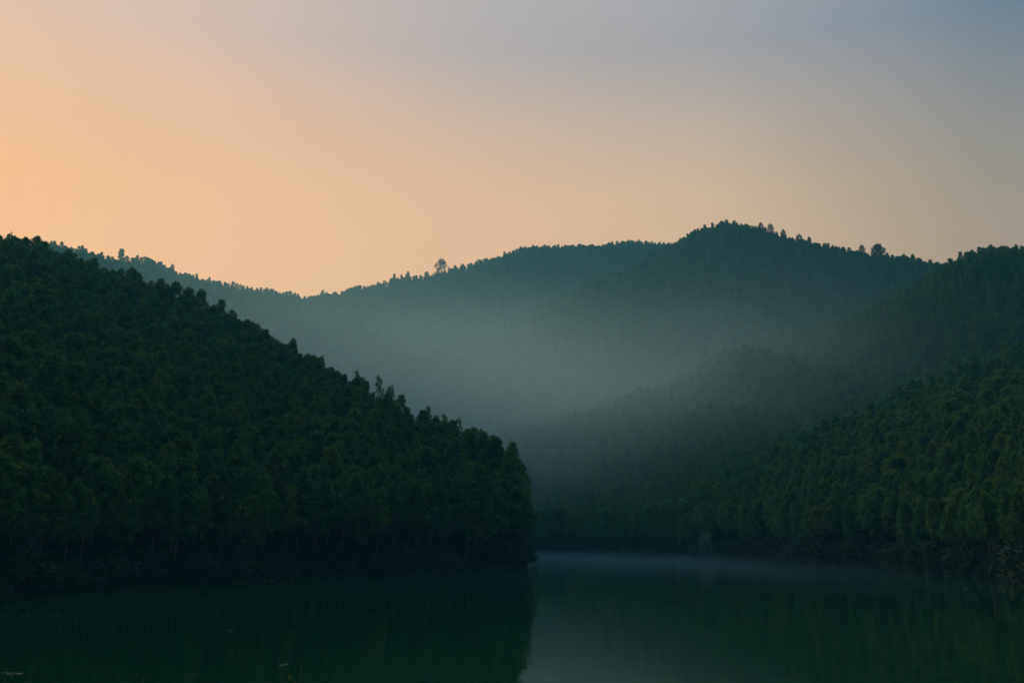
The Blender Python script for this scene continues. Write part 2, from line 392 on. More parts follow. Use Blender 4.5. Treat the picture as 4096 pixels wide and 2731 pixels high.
NEAR = []                                                # (crown mesh, trunk mesh) for trees one can tell apart
for i in range(7):
    z0 = [6.8, 7.4, 6.2, 7.9, 6.6, 7.6, 6.0][i]; rx = [2.5, 2.8, 2.3, 2.6, 3.0, 2.2, 2.7][i]
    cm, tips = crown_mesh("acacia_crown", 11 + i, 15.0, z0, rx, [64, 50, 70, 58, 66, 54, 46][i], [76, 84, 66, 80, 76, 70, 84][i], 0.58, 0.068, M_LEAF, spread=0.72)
    tv, tf = trunk_geo(11 + i, 15.0, z0, tips, 0.15); tm = np_mesh("acacia_trunk", tv, tf, M_BARK, smooth=True)
    NEAR.append((cm, tm))
def joined(name, crown, trunk):
    """crown and trunk as one mesh, for the mass of the forest"""
    nv = len(crown.vertices); a = np.empty(nv * 3, np.float32); crown.vertices.foreach_get('co', a)
    fa = np.empty(len(crown.polygons) * 4, np.int32); crown.loops.foreach_get('vertex_index', fa)
    tn = np.empty(len(crown.polygons), np.float32); crown.attributes['tone'].data.foreach_get('value', tn)
    nt = len(trunk.vertices); b = np.empty(nt * 3, np.float32); trunk.vertices.foreach_get('co', b)
    fb = np.empty(len(trunk.polygons) * 4, np.int32); trunk.loops.foreach_get('vertex_index', fb)
    F = np.concatenate([fa.reshape(-1, 4), fb.reshape(-1, 4) + nv])
    m = np_mesh(name, np.concatenate([a.reshape(-1, 3), b.reshape(-1, 3)]), F, None, {'tone': np.concatenate([tn, np.zeros(len(trunk.polygons), np.float32)])})
    m.materials.append(crown.materials[0]); m.materials.append(trunk.materials[0])
    mi = np.zeros(len(F), np.int32); mi[len(fa) // 4:] = 1; m.polygons.foreach_set('material_index', mi)
    return m
FOREST = []; FAR_GEO = []
for i, (c_, t_) in enumerate(NEAR): FOREST.append(joined("forest_kind_a", c_, t_))
for i in range(6):                                       # lighter kinds for the far slopes
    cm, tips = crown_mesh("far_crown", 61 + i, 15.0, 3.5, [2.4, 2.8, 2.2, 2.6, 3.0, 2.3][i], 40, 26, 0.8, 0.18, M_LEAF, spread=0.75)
    tv, tf = trunk_geo(61 + i, 15.0, 4.5, tips, 0.17, 3)
    FAR_GEO.append((cm, np_mesh("far_trunk", tv, tf, M_BARK))); FOREST.append(joined("forest_kind_b", *FAR_GEO[-1]))

# ------------------------------------------------------------------ where trees stand
def scatter(x0, x1, y0, y1, step, seed):
    r = np.random.default_rng(seed)
    X, Y = np.meshgrid(np.arange(x0, x1, step), np.arange(y0, y1, step * 0.9))
    X = X + (np.arange(X.shape[0]) % 2)[:, None] * step / 2
    return (X + r.uniform(-.42, .42, X.shape) * step).ravel(), (Y + r.uniform(-.42, .42, Y.shape) * step).ravel()
ax_, ay_ = scatter(-330, 330, 80, 345, 3.5, 1)
bx_, by_ = scatter(-800, 900, 340, 1130, 4.0, 2)
k = np.hypot(bx_, by_) >= 345; ka = np.hypot(ax_, ay_) < 345
tx = np.concatenate([ax_[ka], bx_[k]]); ty = np.concatenate([ay_[ka], by_[k]]); far = np.concatenate([np.zeros(ka.sum()), np.ones(k.sum())])
azm = np.abs(np.arctan2(tx, ty)); k = (azm < math.radians(36)); tx, ty, far = tx[k], ty[k], far[k]
tz = ground(tx, ty); k = tz > 0.35; tx, ty, tz, far = tx[k], ty[k], tz[k], far[k]
# drop what stays behind other ground from here and from a few steps aside
az_t = np.arctan2(tx, ty); d_t = np.hypot(tx, ty)
AZ = np.linspace(-0.66, 0.66, 400); DS = np.arange(90, 1150, 6.0)
A2, D2 = np.meshgrid(AZ, DS, indexing='ij'); ZG = ground(np.sin(A2) * D2, np.cos(A2) * D2)
tanel = (ZG + 9 - EYE) / D2; run = np.maximum.accumulate(tanel, axis=1)
ai = np.clip(((az_t + 0.66) / 1.32 * 399).round().astype(int), 0, 399); di = np.clip(((d_t - 90) / 6).astype(int) - 2, 0, len(DS) - 1)
vis = (tz + 17 - EYE) / d_t > run[ai, di] - 0.035
tx, ty, tz, far = tx[vis], ty[vis], tz[vis], far[vis]; d_t = np.hypot(tx, ty)
N = len(tx); r = np.random.default_rng(5)
yaw = r.uniform(0, 2 * PI, N)
scl = np.clip(r.normal(1.0, 0.085, N), 0.75, 1.22) * np.where(r.uniform(0, 1, N) < 0.04, 1.08, 1.0)
scl *= 1 + 0.08 * vnoise(tx, ty, 22, 12)
wid = scl * r.uniform(0.86, 1.18, N) * np.where(far > 0, 0.84, 1.0)
onleft = (ty < 330) & (tx < 8)
rs_ = ~onleft & (far < 1); scl = np.where(rs_, scl * 0.88, scl); wid = np.where(rs_, wid * 0.84, wid)
lean = np.where(onleft, math.radians(6.5), math.radians(-2.0)) + r.normal(0, math.radians(2.2), N)    # towards the open water
leany = r.normal(0, math.radians(2.0), N)
kind = np.where(far > 0, 7 + r.integers(0, 6, N), r.integers(0, 7, N))
print("trees", N)
# which 300 show largest: paint the crowns back to front into a small picture
Wp, Hp = 1024, 683
buf = np.full((Hp, Wp), -1, np.int32)
cand = np.where(d_t < 480)[0]; order = cand[np.argsort(-d_t[cand])]
def paint(i, x, y, z, s, w, ln):
    cxp, cyp, f = project((x + math.sin(ln) * 10 * s, y, z + 10 * s)); ppm = FPX / f[0] / 4
    u, v = cxp[0] / 4, cyp[0] / 4; a, b = 2.1 * w * ppm, 4.6 * s * ppm
    x0, x1, y0, y1 = int(max(0, u - a)), int(min(Wp - 1, u + a)), int(max(0, v - b)), int(min(Hp - 1, v + b))
    if x1 < x0 or y1 < y0: return
    yy, xx = np.mgrid[y0:y1 + 1, x0:x1 + 1]
    buf[y0:y1 + 1, x0:x1 + 1][((xx - u) / a) ** 2 + ((yy - v) / b) ** 2 <= 1] = i
for i in order: paint(i, tx[i], ty[i], tz[i], scl[i], wid[i], lean[i])
cnt = np.bincount(buf[buf >= 0], minlength=N)
top = np.argsort(-cnt)[:292]; top = top[cnt[top] > 6]
single = np.zeros(N, bool); single[top] = True

# the mass of the forest: one object
rest = ~single
pm = bpy.data.meshes.new("forest_points"); n = int(rest.sum()); pm.vertices.add(n)
pm.vertices.foreach_set('co', np.stack([tx, ty, tz], 1)[rest].astype(np.float32).ravel())
a = pm.attributes.new('rot', 'FLOAT_VECTOR', 'POINT')
def eul(l, ly, yw):                                       # lean sideways about Y, forward about X, after a turn about Z
    return np.stack([ly, l, yw], 1)
# rotation order XYZ applies X, then Y, then Z: bring the lean into the turned frame
lx = leany * np.cos(yaw) + lean * np.sin(yaw); lyy = -leany * np.sin(yaw) + lean * np.cos(yaw)
a.data.foreach_set('vector', np.stack([lx, lyy, yaw], 1)[rest].astype(np.float32).ravel())
a = pm.attributes.new('scl', 'FLOAT_VECTOR', 'POINT'); a.data.foreach_set('vector', np.stack([wid, wid, scl], 1)[rest].astype(np.float32).ravel())
a = pm.attributes.new('kind_index', 'INT', 'POINT'); a.data.foreach_set('value', kind[rest].astype(np.int32))

def instancer(name, points, meshes):
    col = bpy.data.collections.new(name + "_kinds")
    for i, m_ in enumerate(meshes):
        o = bpy.data.objects.new("%s_kind_%02d" % (name, i), m_); col.objects.link(o)
    ob = link(bpy.data.objects.new(name, points))
    ng = bpy.data.node_groups.new(name, 'GeometryNodeTree')
    ng.interface.new_socket('Geometry', in_out='INPUT', socket_type='NodeSocketGeometry')
    ng.interface.new_socket('Geometry', in_out='OUTPUT', socket_type='NodeSocketGeometry')
    N_ = ng.nodes.new; gi, go = N_('NodeGroupInput'), N_('NodeGroupOutput')
    mtp = N_('GeometryNodeMeshToPoints'); iop = N_('GeometryNodeInstanceOnPoints'); ci = N_('GeometryNodeCollectionInfo')
    ci.inputs[0].default_value = col; ci.inputs['Separate Children'].default_value = True; ci.inputs['Reset Children'].default_value = True
    iop.inputs['Pick Instance'].default_value = True
    def attr(nm, ty_):
        q = N_('GeometryNodeInputNamedAttribute'); q.data_type = ty_; q.inputs[0].default_value = nm
        return [s for s in q.outputs if s.enabled and s.name == 'Attribute'][0]
    e2r = N_('FunctionNodeEulerToRotation'); L_ = ng.links.new
    L_(gi.outputs[0], mtp.inputs[0]); L_(mtp.outputs[0], iop.inputs['Points']); L_(ci.outputs[0], iop.inputs['Instance'])
    L_(attr('kind_index', 'INT'), iop.inputs['Instance Index'])
    L_(attr('rot', 'FLOAT_VECTOR'), e2r.inputs[0]); L_(e2r.outputs[0], iop.inputs['Rotation'])
    L_(attr('scl', 'FLOAT_VECTOR'), iop.inputs['Scale']); L_(iop.outputs[0], go.inputs[0])
    md = ob.modifiers.new("instances", 'NODES'); md.node_group = ng
    return ob
forest = instancer("forest", pm, FOREST)
tag(forest, "dense plantation forest covering the hillsides round the lake", "forest", kind='stuff')

# ------------------------------------------------------------------ the trees one can tell apart
def new_tree(name, cm, tm, loc, yw=0, lx=0, ly=0, s=(1, 1, 1)):
    e = link(bpy.data.objects.new(name, None)); e.location = loc; e.rotation_euler = (lx, ly, yw); e.scale = s
    e.empty_display_size = 0.5
    link(bpy.data.objects.new("trunk", tm), e); link(bpy.data.objects.new("crown", cm), e)
    return e
protos = [None] * 7
def tree_at(i):
    k_ = int(kind[i]); k_ = k_ if k_ < 7 else k_ % 7
    if protos[k_] is None:
        e = protos[k_] = new_tree("acacia_tree", *NEAR[k_], (0, 0, 0))
    else:
        src = protos[k_]; e = src.copy(); S.collection.objects.link(e)
        for ch in list(src.children):
            q = ch.copy(); S.collection.objects.link(q); q.parent = e
    e.location = (tx[i], ty[i], tz[i]); e.rotation_euler = (lx[i], lyy[i], yaw[i]); e.scale = (wid[i], wid[i], scl[i])
    return e
def nth(n):
    suf = 'th' if 10 <= n % 100 <= 20 else {1: 'st', 2: 'nd', 3: 'rd'}.get(n % 10, 'th')
    return "%d%s" % (n, suf)
sel = np.where(single)[0]; pu, pv, _ = project(np.stack([tx, ty, tz + 12 * scl], 1))
shore_tree = tz < 3.2
azs = np.arctan2(tx, ty); dc = np.interp(azs, [c[0] for c in LEFT], [c[1][2][0] for c in LEFT])
crest_tree = onleft & (np.abs(d_t - dc) < 12) & ~shore_tree
groups = {}
for i in sel:
    key = ('left' if onleft[i] else 'right', 'shore' if shore_tree[i] else 'crest' if crest_tree[i] else 'slope')
    groups.setdefault(key, []).append(i)
for (side, zone), ids in groups.items():
    ids.sort(key=lambda j: pu[j])
    for q, i in enumerate(ids):
        e = tree_at(i)
        if side == 'left' and zone == 'shore':
            lab = "slim-trunked acacia at the water's edge below the left hill, %s from left" % nth(q + 1)
        elif side == 'left' and zone == 'crest':
            lab = "leafy acacia crown on the left hill's sloping crest line, %s from the left" % nth(q + 1)
        elif side == 'right' and zone == 'shore':
            lab = "dark acacia at the water's edge of the right-hand bank, %s from the left" % nth(q + 1)
        elif side == 'left':
            band = int(tz[i] // 9)
            lab = "dark green acacia in the near left hillside canopy, " + ["just behind the waterside trees", "low on the slope", "midway up the slope", "on the upper slope", "high on the slope", "close below the crest", "near the hilltop", "near the hilltop"][min(band, 7)]
        else:
            lab = "dark green acacia in the canopy of the right-hand slope above the waterside row"
        tag(e, lab, "tree", "acacia trees on the near hillsides")


# ------------------------------------------------------------------ trees that stand out on the skylines
OPEN = []
for i in range(3):                                       # open-crowned acacias that rise above the canopy
    cm, tips = crown_mesh("open_acacia_crown", 31 + i, 15.0, 6.5, [1.9, 2.2, 1.7][i], 34, 34, 0.55, 0.085, M_LEAF, spread=0.5)
    tv, tf = trunk_geo(31 + i, 15.0, 6.5, tips, 0.15, 14); OPEN.append((cm, np_mesh("open_acacia_trunk", tv, tf, M_BARK, smooth=True)))
BROAD = []
for i, (n_, rx_) in enumerate([(60, 5.0), (56, 4.6), (130, 5.0)]):
    cm, tips = crown_mesh("broad_crown", 41 + i, 15.0, 5.0, rx_, n_, 46, 0.7, 0.15, M_BROAD, shape='round', spread=0.95)
    tv, tf = trunk_geo(41 + i, 15.0, 5.0, tips, 0.32, 16); BROAD.append((cm, np_mesh("broad_trunk", tv, tf, M_BARK, smooth=True)))
def stand(name, geo, px, top, d, wide, base_w, label, group=None, yw=0.0, tilt=0.0):
    """a tree whose top and width are known from its place against the sky"""
    a_, te = ray(px, top); x, y = math.sin(a_) * d, math.cos(a_) * d
    zb = float(ground(np.array([x]), np.array([y]))[0]); H = EYE + te * d - zb
    s_ = H / 15.2; w_ = max(wide * d / FPX / base_w, (0.45 if base_w > 8 else 0.72) * s_)
    e = new_tree(name, geo[0], geo[1], (x, y, zb), yw, 0, tilt, (w_, w_, s_))
    return tag(e, label, "tree", group)
stand("broad_tree", BROAD[0], 1766, 1040, 944, 54, 10.5, "lone broad-crowned tree with gaps, standing tall on the back ridge left of centre", None, 0.4)
PK = "broad trees on the peak's skyline"
for j, (px, top, wd, g, lab) in enumerate([
    (3042, 893, 24, 1, "small round-headed tree on the peak, left of the flat-topped one"),
    (3081, 899, 30, 1, "flat-topped dark tree jutting from the right shoulder of the peak"),
    (3132, 921, 24, 1, "small rounded tree in the notch just right of the peak's shoulder"),
    (3195, 940, 34, 0, "wide low tree on the skyline below the notch right of the peak"),
    (3236, 951, 26, 0, "low tree beside the wide one, where the peak's skyline starts to fall"),
    (3446, 983, 30, 1, "slender tree just left of the dense round one on the descending skyline"),
    (3510, 982, 54, 2, "dense round dark tree, largest on the descending skyline right of the peak")]):
    stand("broad_tree", BROAD[g], px, top, np.interp(px, [3000, 3222, 3420, 3620], [800, 790, 778, 768]) - 6, wd, 10.5, lab, PK, j * 1.3)
EM = "open-crowned acacias rising above the canopy"
for j, (px, top, wd, lab) in enumerate([
    (112, 962, 38, "ragged acacia tip near the top left end of the left hill's crest"),
    (41, 934, 40, "tallest ragged acacia at the crest's upper left end beside the frame edge"),
    (303, 1028, 40, "dark pointed acacia on the crest below the two topmost ragged ones"),
    (439, 1082, 38, "dark acacia poking above the upper part of the crest"),
    (495, 1102, 36, "small feathery acacia just right of the dark poking one on the crest"),
    (837, 1216, 54, "big open-crowned acacia rising well above the middle of the left crest"),
    (964, 1294, 44, "leaning feathery acacia right of the big open-crowned one on the crest"),
    (1291, 1428, 48, "open acacia with two leafy tips halfway down the left crest"),
    (1436, 1489, 40, "pointed acacia below the two-tipped one on the left crest"),
    (1501, 1508, 48, "bushy acacia right of the pointed one on the left crest"),
    (1570, 1548, 40, "narrow drooping acacia right of the bushy one on the left crest"),
    (1721, 1630, 46, "tufted acacia at the edge before the gap low on the left crest"),
    (1764, 1660, 44, "small spreading acacia right of the gap low on the left crest"),
    (1840, 1679, 42, "yellow-tipped pointed acacia low on the crest near the headland"),
    (1932, 1722, 46, "rounded pointed acacia on top of the headland at the hill's end")]):
    dd = float(np.interp(ray(px, 1800)[0], [c[0] for c in LEFT], [c[1][2][0] for c in LEFT])) + 3
    stand("open_acacia_tree", OPEN[j % 3], px, top, dd, wd, 4.6, lab, EM, j * 2.1, math.radians(3))
BK = "slim trees behind the headland"
for j, (px, top, dd, wd) in enumerate([(2050, 1846, 283, 66), (2076, 1905, 292, 62), (2096, 1985, 296, 56)]):
    stand("slim_tree", NEAR[j], px, top, dd, wd, 5.0, "slim misty tree behind the headland's dark end, %s of three" % ["tallest", "middle one", "lowest"][j], BK, j * 2.0, math.radians(2))
for j, (px, top, lab) in enumerate([
    (219, 966, "pointed tree standing highest at the left end of the back ridge"),
    (347, 1016, "small pointed tree in the dip of the back ridge at left"),
    (487, 998, "pointed tree on the rounded knoll of the back ridge at left"),
    (1577, 1096, "small pointed tree on the back ridge left of the lone broad one"),
    (1632, 1088, "slim pointed tree nearest the lone broad one, on its left")]):
    dd = float(np.interp(ray(px, 1800)[0], [c[0] for c in RIGHT], [c[1][-2][0] for c in RIGHT]))
    stand("ridge_tree", FAR_GEO[j % 3], px, top, dd, 26, 5.4, lab, "pointed trees on the back ridge", j)

# ------------------------------------------------------------------ undergrowth along the banks
SHRUBS = []
for i in range(5):
    cm, tips = crown_mesh("shrub", 81 + i, 1.9, 0.1, [1.25, 1.5, 1.1, 1.7, 1.3][i], 30, 42, [0.34, 0.42, 0.30, 0.5, 0.36][i], [0.05, 0.07, 0.05, 0.06, 0.055][i], M_SHRUB, shape='round', spread=0.42)
    tv, tf = merge([tube([(0, 0, -0.5), tp * [0.5, 0.5, 0.45], tp], [0.04, 0.028, 0.012], 4) for tp in tips[::4]])
    SHRUBS.append((cm, np_mesh("shrub_stems", tv, tf, M_BARK)))
SHRUB_J = [joined("undergrowth_kind", c_, t_) for c_, t_ in SHRUBS]
ux, uy = scatter(-190, 330, 80, 500, 1.5, 9)
uz = ground(ux, uy); ud = np.hypot(ux, uy); ua = np.arctan2(ux, uy)
r = np.random.default_rng(19); up = r.uniform(0, 1, len(ux))
k = (np.abs(ua) < 0.62) & (uz > -0.4) & (uz < 5.5) & ((uz < 1.3) | (up < 0.35))
ux, uy, uz, ud = ux[k], uy[k], uz[k], ud[k]; n = len(ux)
us = r.uniform(0.7, 1.5, n) * np.where((ux > 8) | (uy > 330), 1.6, 1.3) * np.where(uz < 0.2, 0.8, 1.0) * (1 + 0.3 * vnoise(ux, uy, 9, 21)); uyaw = r.uniform(0, 6.28, n); uk = r.integers(0, 5, n)
pu, pv, _ = project(np.stack([ux, uy, uz], 1)); inf = (pu > 20) & (pu < 4076) & (uz < 1.2)
score = np.where(inf, us / ud, 0) * np.where(uz < 0.6, 1.5, 1); ssel = np.argsort(-score)[:110]
one = np.zeros(n, bool); one[ssel] = True
print("undergrowth", n)
q = ~one; pm = bpy.data.meshes.new("undergrowth_points"); pm.vertices.add(int(q.sum()))
pm.vertices.foreach_set('co', np.stack([ux, uy, uz], 1)[q].astype(np.float32).ravel())
for nm, arr in (('rot', np.stack([0 * us, 0 * us, uyaw], 1)), ('scl', np.stack([us, us, us], 1))):
    a = pm.attributes.new(nm, 'FLOAT_VECTOR', 'POINT'); a.data.foreach_set('vector', arr[q].astype(np.float32).ravel())
a = pm.attributes.new('kind_index', 'INT', 'POINT'); a.data.foreach_set('value', uk[q].astype(np.int32))
tag(instancer("undergrowth", pm, SHRUB_J), "tangled undergrowth under the trees along both banks", "undergrowth", kind='stuff')
sp_ = [None] * 5; rank = {}
for i in ssel[np.argsort(pu[ssel])]:
    k_ = int(uk[i])
    if sp_[k_] is None:
        e = sp_[k_] = link(bpy.data.objects.new("bank_shrub", None)); e.empty_display_size = 0.4
        link(bpy.data.objects.new("stems", SHRUBS[k_][1]), e); link(bpy.data.objects.new("foliage", SHRUBS[k_][0]), e)
    else:
        e = sp_[k_].copy(); S.collection.objects.link(e)
        for ch in list(sp_[k_].children):
            c_ = ch.copy(); S.collection.objects.link(c_); c_.parent = e
    e.location = (ux[i], uy[i], uz[i]); e.rotation_euler = (0, 0, uyaw[i]); e.scale = (us[i],) * 3
    side = 'left' if (ux[i] < 8 and uy[i] < 330) else 'right'
    lab = "dark leafy shrub overhanging the lake in the tangled fringe below the %s hill" % side
    tag(e, lab, "shrub", "shrubs fringing the %s bank" % side)
# pale bushes on the far bank
for j, (px, py, wd, ht, lab) in enumerate([
    (2825, 2215, 62, 88, "pale-leaved bush standing out on the far bank right of centre"),
    (2500, 2212, 40, 34, "small pale-leaved bush low on the far bank nearest the channel")]):
    cm, tips = crown_mesh("pale_foliage", 91 + j, 3.0, 0.3, 1.8, 30, 22, 0.5, 0.10, M_PALE, shape='round', spread=0.5)
    tv, tf = merge([tube([(0, 0, -0.4), tp * 0.5, tp], [0.06, 0.04, 0.015], 4) for tp in tips[::4]])
    a_, _t = ray(px, 2180); d0 = 8 * FPX / (py - HY) * 0 + float(np.interp(a_, [c[0] for c in RIGHT], [c[1][1][0] for c in RIGHT])) - 1.5
    e = link(bpy.data.objects.new("pale_bush", None)); e.location = (math.sin(a_) * d0, math.cos(a_) * d0, 0.2)
    link(bpy.data.objects.new("stems", np_mesh("pale_stems", tv, tf, M_BARK)), e); link(bpy.data.objects.new("foliage", cm), e)
    w_ = wd * d0 / FPX / 4.0; e.scale = (w_, w_, ht * d0 / FPX / 3.2)
    tag(e, lab, "bush", "pale bushes on the far bank")

# ------------------------------------------------------------------ weeds in front of the camera, scum on the water
def weed(tip_px, tip_py, d, seed, label, nshoot):
    r = np.random.default_rng(seed); a_, te = ray(tip_px, tip_py); x, y = math.sin(a_) * d, math.cos(a_) * d
    zb = float(ground(np.array([x - 0.1]), np.array([y]))[0]) - 0.05; zt = EYE + te * d; H = zt - zb
    e = link(bpy.data.objects.new("weed", None)); e.location = (x - 0.08, y, zb)
    def ax(s): return np.array([0.08 * s ** 2 + 0.004 * math.sin(s * 60), 0.01 * math.sin(s * 9), H * s])
    parts = [tube([ax(s) for s in np.linspace(0, 1, 40)], [0.0045 * (1 - 0.78 * s) for s in np.linspace(0, 1, 40)], 6)]
    V = []; F = []; T = []; o = 0
    for i in range(nshoot):
        s0 = 0.35 + 0.63 * i / nshoot; p0 = ax(s0); w = i * 2.4; ln = (0.16 - 0.13 * (s0 - 0.35) / 0.65) * r.uniform(0.7, 1.3)
        dr = np.array([math.cos(w), math.sin(w), 1.3]); dr /= np.linalg.norm(dr); p1 = p0 + dr * ln * 0.6; p2 = p1 + dr * ln * 0.4 + np.array([0, 0, -0.01])
        parts.append(tube([p0, p1, p2], [0.0016, 0.0011, 0.0006], 4))
        m_ = max(5, int(ln * 170)); tt = r.uniform(0.15, 1, (m_, 1)); P = p0 + (p2 - p0) * tt
        v, f = leaves(P, dr * 0.8 + r.normal(size=(m_, 3)) * 0.7, 0.013, 0.0022, r); V.append(v); F.append(f + o); o += len(v); T.append(r.uniform(0.2, 1, m_))
    tv, tf = merge(parts)
    sm = np_mesh("weed_stem", tv, tf, M_WEED, {'tone': np.full(len(tf), 0.5)}, smooth=True); link(bpy.data.objects.new("stem", sm), e)
    link(bpy.data.objects.new("leaves", np_mesh("weed_leaves", np.concatenate(V), np.concatenate(F), M_WEED, {'tone': np.concatenate(T)})), e)
    tag(e, label, "weed", "weeds at the near bank")
weed(1205, 2650, 2.9, 1, "tall yellow-green weed whose forked tip shows at the bottom left of centre", 26)
weed(1128, 2695, 2.95, 2, "short feathery weed tip just left of the tall forked one", 26)
weed(572, 2703, 2.9, 3, "small olive weed tip at the bottom edge, left of the forked pair", 22)
weed(20, 2704, 2.9, 4, "yellow weed tip at the bottom left corner of the picture", 20)

r = np.random.default_rng(77); pts = []
def on_water(px, py):
    a_, te = ray(px, py); d = -EYE / te; return math.sin(a_) * d, math.cos(a_) * d
def streak(path, n, wob, size, tone):
    P = np.array(path, float); seg = np.hypot(*(np.diff(P, axis=0).T)); cum = np.concatenate([[0], np.cumsum(seg)])
    for u in r.uniform(0, cum[-1], n):
        g = 0.5 + 0.5 * math.sin(u * 0.021) * math.sin(u * 0.0083 + 1)
        if r.uniform() > 0.25 + 0.75 * g: continue
        px, py = np.interp(u, cum, P[:, 0]), np.interp(u, cum, P[:, 1]) + r.normal() * wob
        pts.append((*on_water(px, py), size * r.uniform(0.4, 1.3), tone + r.uniform(-.15, .15)))
streak([(2070, 2328), (2600, 2328), (3100, 2332), (3510, 2337), (4096, 2362)], 420, 0.9, 0.06, 0.15)
streak([(2400, 2360), (2650, 2368), (3100, 2373), (3900, 2384)], 350, 2.5, 0.045, 0.25)
streak([(0, 2372), (350, 2346), (700, 2330), (1100, 2318)], 900, 2.0, 0.07, 0.35)  # bright ripple lines along the left bank, their glint drawn as pale flakes
streak([(1200, 2352), (1600, 2340), (2060, 2330)], 260, 1.8, 0.05, 0.3)
streak([(760, 2380), (1000, 2414), (1330, 2432)], 150, 3.0, 0.045, 0.55)
streak([(1150, 2378), (1700, 2405), (2080, 2422)], 260, 3.5, 0.045, 0.6)
streak([(0, 2456), (260, 2460)], 60, 8, 0.05, 0.7)
streak([(0, 2690), (90, 2692)], 70, 3, 0.03, 0.95)
streak([(300, 2672), (820, 2700)], 110, 14, 0.022, 0.85)
streak([(120, 2632), (200, 2640)], 12, 3, 0.03, 0.95)
streak([(1112, 2660), (1160, 2654)], 26, 1.5, 0.035, 1.0)
streak([(905, 2518), (930, 2520)], 12, 1.2, 0.05, 1.0)
for _ in range(420):
    px, py = r.uniform(0, 2080) ** 1.0, 2360 + 371 * r.uniform() ** 0.9
    pts.append((*on_water(px, py), r.uniform(0.01, 0.035), r.choice([0.1, 0.3, 0.6, 0.95])))
for _ in range(160):
    pts.append((*on_water(r.uniform(2080, 4096), r.uniform(2380, 2731)), r.uniform(0.01, 0.03), 0.5))
V = []; F = []; T = []
for i, (x, y, sz, tn) in enumerate(pts):                 # each a small low flake with a raised middle
    w = r.uniform(0, PI); ca, sa = math.cos(w), math.sin(w); e_ = r.uniform(0.3, 0.8)
    for a_, b_, h_ in ((1, 0, 0.002), (0, e_, 0.002), (-1, 0, 0.002), (0, -e_, 0.002), (0, 0, 0.22)):
        V.append((x + sz * (a_ * ca - b_ * sa), y + sz * (a_ * sa + b_ * ca), 0.003 + h_ * sz))
    for k_ in range(4): F.append((5 * i + k_, 5 * i + (k_ + 1) % 4, 5 * i + 4)); T.append(tn)
sc_ = link(bpy.data.objects.new("floating_debris", np_mesh("floating_debris", V, F, M_SCUM, {'tone': T})))
tag(sc_, "specks of leaf litter and foam, with bright ripples drawn as flakes, on the lake", "debris", kind='stuff')

# ------------------------------------------------------------------ haze
def box(name, lo, hi):
    V = [(x, y, z) for x in (lo[0], hi[0]) for y in (lo[1], hi[1]) for z in (lo[2], hi[2])]
    F = [(0, 1, 3, 2), (4, 6, 7, 5), (0, 4, 5, 1), (2, 3, 7, 6), (0, 2, 6, 4), (1, 5, 7, 3)]
    return link(bpy.data.objects.new(name, np_mesh(name, V, F)))
hz = box("haze", (-2250, -1250, -5.5), (2250, 2850, 360))
m, t, out = mat("haze"); v = t.nodes.new('ShaderNodeVolumePrincipled')
v.inputs['Color'].default_value = (*HAZE_COL, 1); v.inputs['Density'].default_value = HAZE_DENSITY; v.inputs['Anisotropy'].default_value = HAZE_G
t.links.new(v.outputs[0], out.inputs['Volume']); hz.data.materials.append(m)
tag(hz, "thin morning haze over the lake and hills", kind='stuff')

# mist lying in the valley behind the near hill: a soft-edged cloud in its own closed shell
def ellipsoid(name, c, rad, nu=24, nv=12):
    V = [(0, 0, 1)]; F4 = []
    V = [(math.sin(PI * j / nv) * math.cos(2 * PI * i / nu), math.sin(PI * j / nv) * math.sin(2 * PI * i / nu), math.cos(PI * j / nv)) for j in range(1, nv) for i in range(nu)]
    top = len(V); V += [(0, 0, 1), (0, 0, -1)]
    F = [[j * nu + i, (j + 1) * nu + i, (j + 1) * nu + (i + 1) % nu, j * nu + (i + 1) % nu] for j in range(nv - 2) for i in range(nu)]
    F += [[top, i, (i + 1) % nu] for i in range(nu)] + [[top + 1, (nv - 2) * nu + (i + 1) % nu, (nv - 2) * nu + i] for i in range(nu)]
    me = bpy.data.meshes.new(name); me.from_pydata(V, [], F); o = link(bpy.data.objects.new(name, me)); o.location = c; o.scale = rad; return o
me_ = ellipsoid("valley_mist", (-130, 800, 60), (720, 470, 300))
m, t, out = mat("valley_mist"); v = t.nodes.new('ShaderNodeVolumePrincipled'); tcn = t.nodes.new('ShaderNodeTexCoord')
ln = t.nodes.new('ShaderNodeVectorMath'); ln.operation = 'LENGTH'; t.links.new(tcn.outputs['Object'], ln.inputs[0])
mr = t.nodes.new('ShaderNodeMapRange'); mr.interpolation_type = 'SMOOTHSTEP'; t.links.new(ln.outputs['Value'], mr.inputs[0])
mr.inputs[1].default_value = 1.0; mr.inputs[2].default_value = 0.55; mr.inputs[3].default_value = 0.0; mr.inputs[4].default_value = MIST_DENSITY
sx = t.nodes.new('ShaderNodeSeparateXYZ'); t.links.new(tcn.outputs['Object'], sx.inputs[0])
mh = t.nodes.new('ShaderNodeMapRange'); mh.interpolation_type = 'SMOOTHSTEP'; t.links.new(sx.outputs['Z'], mh.inputs[0])
mh.inputs[1].default_value = 0.50; mh.inputs[2].default_value = 0.0; mh.inputs[3].default_value = 0.28; mh.inputs[4].default_value = 1.0
mm = t.nodes.new('ShaderNodeMath'); mm.operation = 'MULTIPLY'; t.links.new(mr.outputs[0], mm.inputs[0]); t.links.new(mh.outputs[0], mm.inputs[1])
cm_ = t.nodes.new('ShaderNodeMapping'); t.links.new(tcn.outputs['Object'], cm_.inputs[0])       # thicker bank filling the valley mouth
BIG, CB, CR, CC = (720, 470, 300), (-130, 800, 60), (350, 150, 76), (-15, 468, 68)
cm_.inputs['Scale'].default_value = [BIG[i] / CR[i] for i in range(3)]; cm_.inputs['Location'].default_value = [(CB[i] - CC[i]) / CR[i] for i in range(3)]
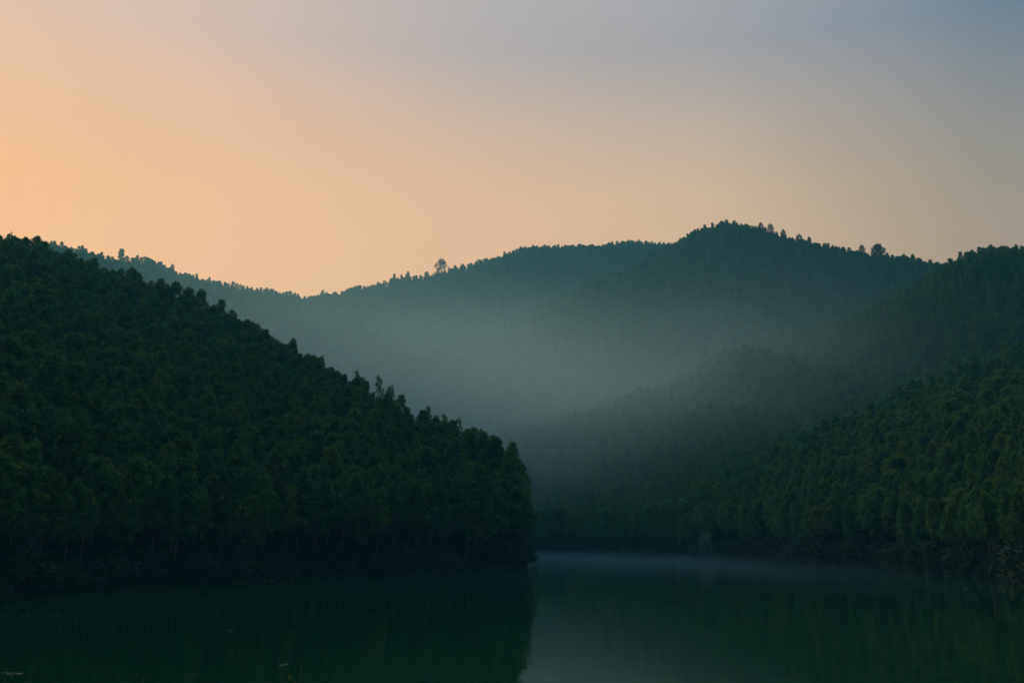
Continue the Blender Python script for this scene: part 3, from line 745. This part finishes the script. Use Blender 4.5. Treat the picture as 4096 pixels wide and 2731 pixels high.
cn_ = t.nodes.new('ShaderNodeTexNoise'); cn_.inputs['Scale'].default_value = 7.0; cn_.inputs['Detail'].default_value = 2; t.links.new(tcn.outputs['Object'], cn_.inputs['Vector'])
cl = t.nodes.new('ShaderNodeVectorMath'); cl.operation = 'LENGTH'; t.links.new(cm_.outputs[0], cl.inputs[0])
ca_ = t.nodes.new('ShaderNodeMath'); ca_.operation = 'MULTIPLY_ADD'; t.links.new(cn_.outputs['Fac'], ca_.inputs[0]); ca_.inputs[1].default_value = 0.55; t.links.new(cl.outputs['Value'], ca_.inputs[2])
cr_ = t.nodes.new('ShaderNodeMapRange'); cr_.interpolation_type = 'SMOOTHSTEP'; t.links.new(ca_.outputs[0], cr_.inputs[0])
cr_.inputs[1].default_value = 1.25; cr_.inputs[2].default_value = 0.35; cr_.inputs[3].default_value = 0.0; cr_.inputs[4].default_value = CORE_DENSITY
cs_ = t.nodes.new('ShaderNodeMath'); cs_.operation = 'ADD'; t.links.new(cr_.outputs[0], cs_.inputs[0]); t.links.new(mm.outputs[0], cs_.inputs[1])
t.links.new(cs_.outputs[0], v.inputs['Density'])
cf_ = t.nodes.new('ShaderNodeMath'); cf_.operation = 'DIVIDE'; cf_.use_clamp = True; t.links.new(cr_.outputs[0], cf_.inputs[0]); t.links.new(cs_.outputs[0], cf_.inputs[1])
t.links.new(mixc(t, cf_.outputs[0], MIST_COL, (0.64, 0.82, 0.80)), v.inputs['Color']); v.inputs['Color'].default_value = (*MIST_COL, 1); v.inputs['Anisotropy'].default_value = 0.55
t.links.new(v.outputs[0], out.inputs['Volume']); me_.data.materials.append(m)
tag(me_, "pale mist lying in the valley behind the near hill", kind='stuff')
cy.volume_step_rate = 1.0; cy.volume_max_steps = 128

lm_ = ellipsoid("lake_mist", (85, 325, 0.2), (215, 205, 3.0))
m, t, out = mat("lake_mist"); v = t.nodes.new('ShaderNodeVolumePrincipled')
v.inputs['Color'].default_value = (0.34, 0.66, 0.84, 1); tcn = t.nodes.new('ShaderNodeTexCoord'); ln = t.nodes.new('ShaderNodeVectorMath'); ln.operation = 'LENGTH'; t.links.new(tcn.outputs['Object'], ln.inputs[0]); mr = t.nodes.new('ShaderNodeMapRange'); mr.interpolation_type = 'SMOOTHSTEP'; t.links.new(ln.outputs['Value'], mr.inputs[0]); mr.inputs[1].default_value = 1.0; mr.inputs[2].default_value = 0.1; mr.inputs[3].default_value = 0.0; mr.inputs[4].default_value = 0.0013; t.links.new(mr.outputs[0], v.inputs['Density']); v.inputs['Anisotropy'].default_value = 0.3
t.links.new(v.outputs[0], out.inputs['Volume']); lm_.data.materials.append(m)
tag(lm_, "thin bluish mist resting on the lake before the far bank", kind='stuff')
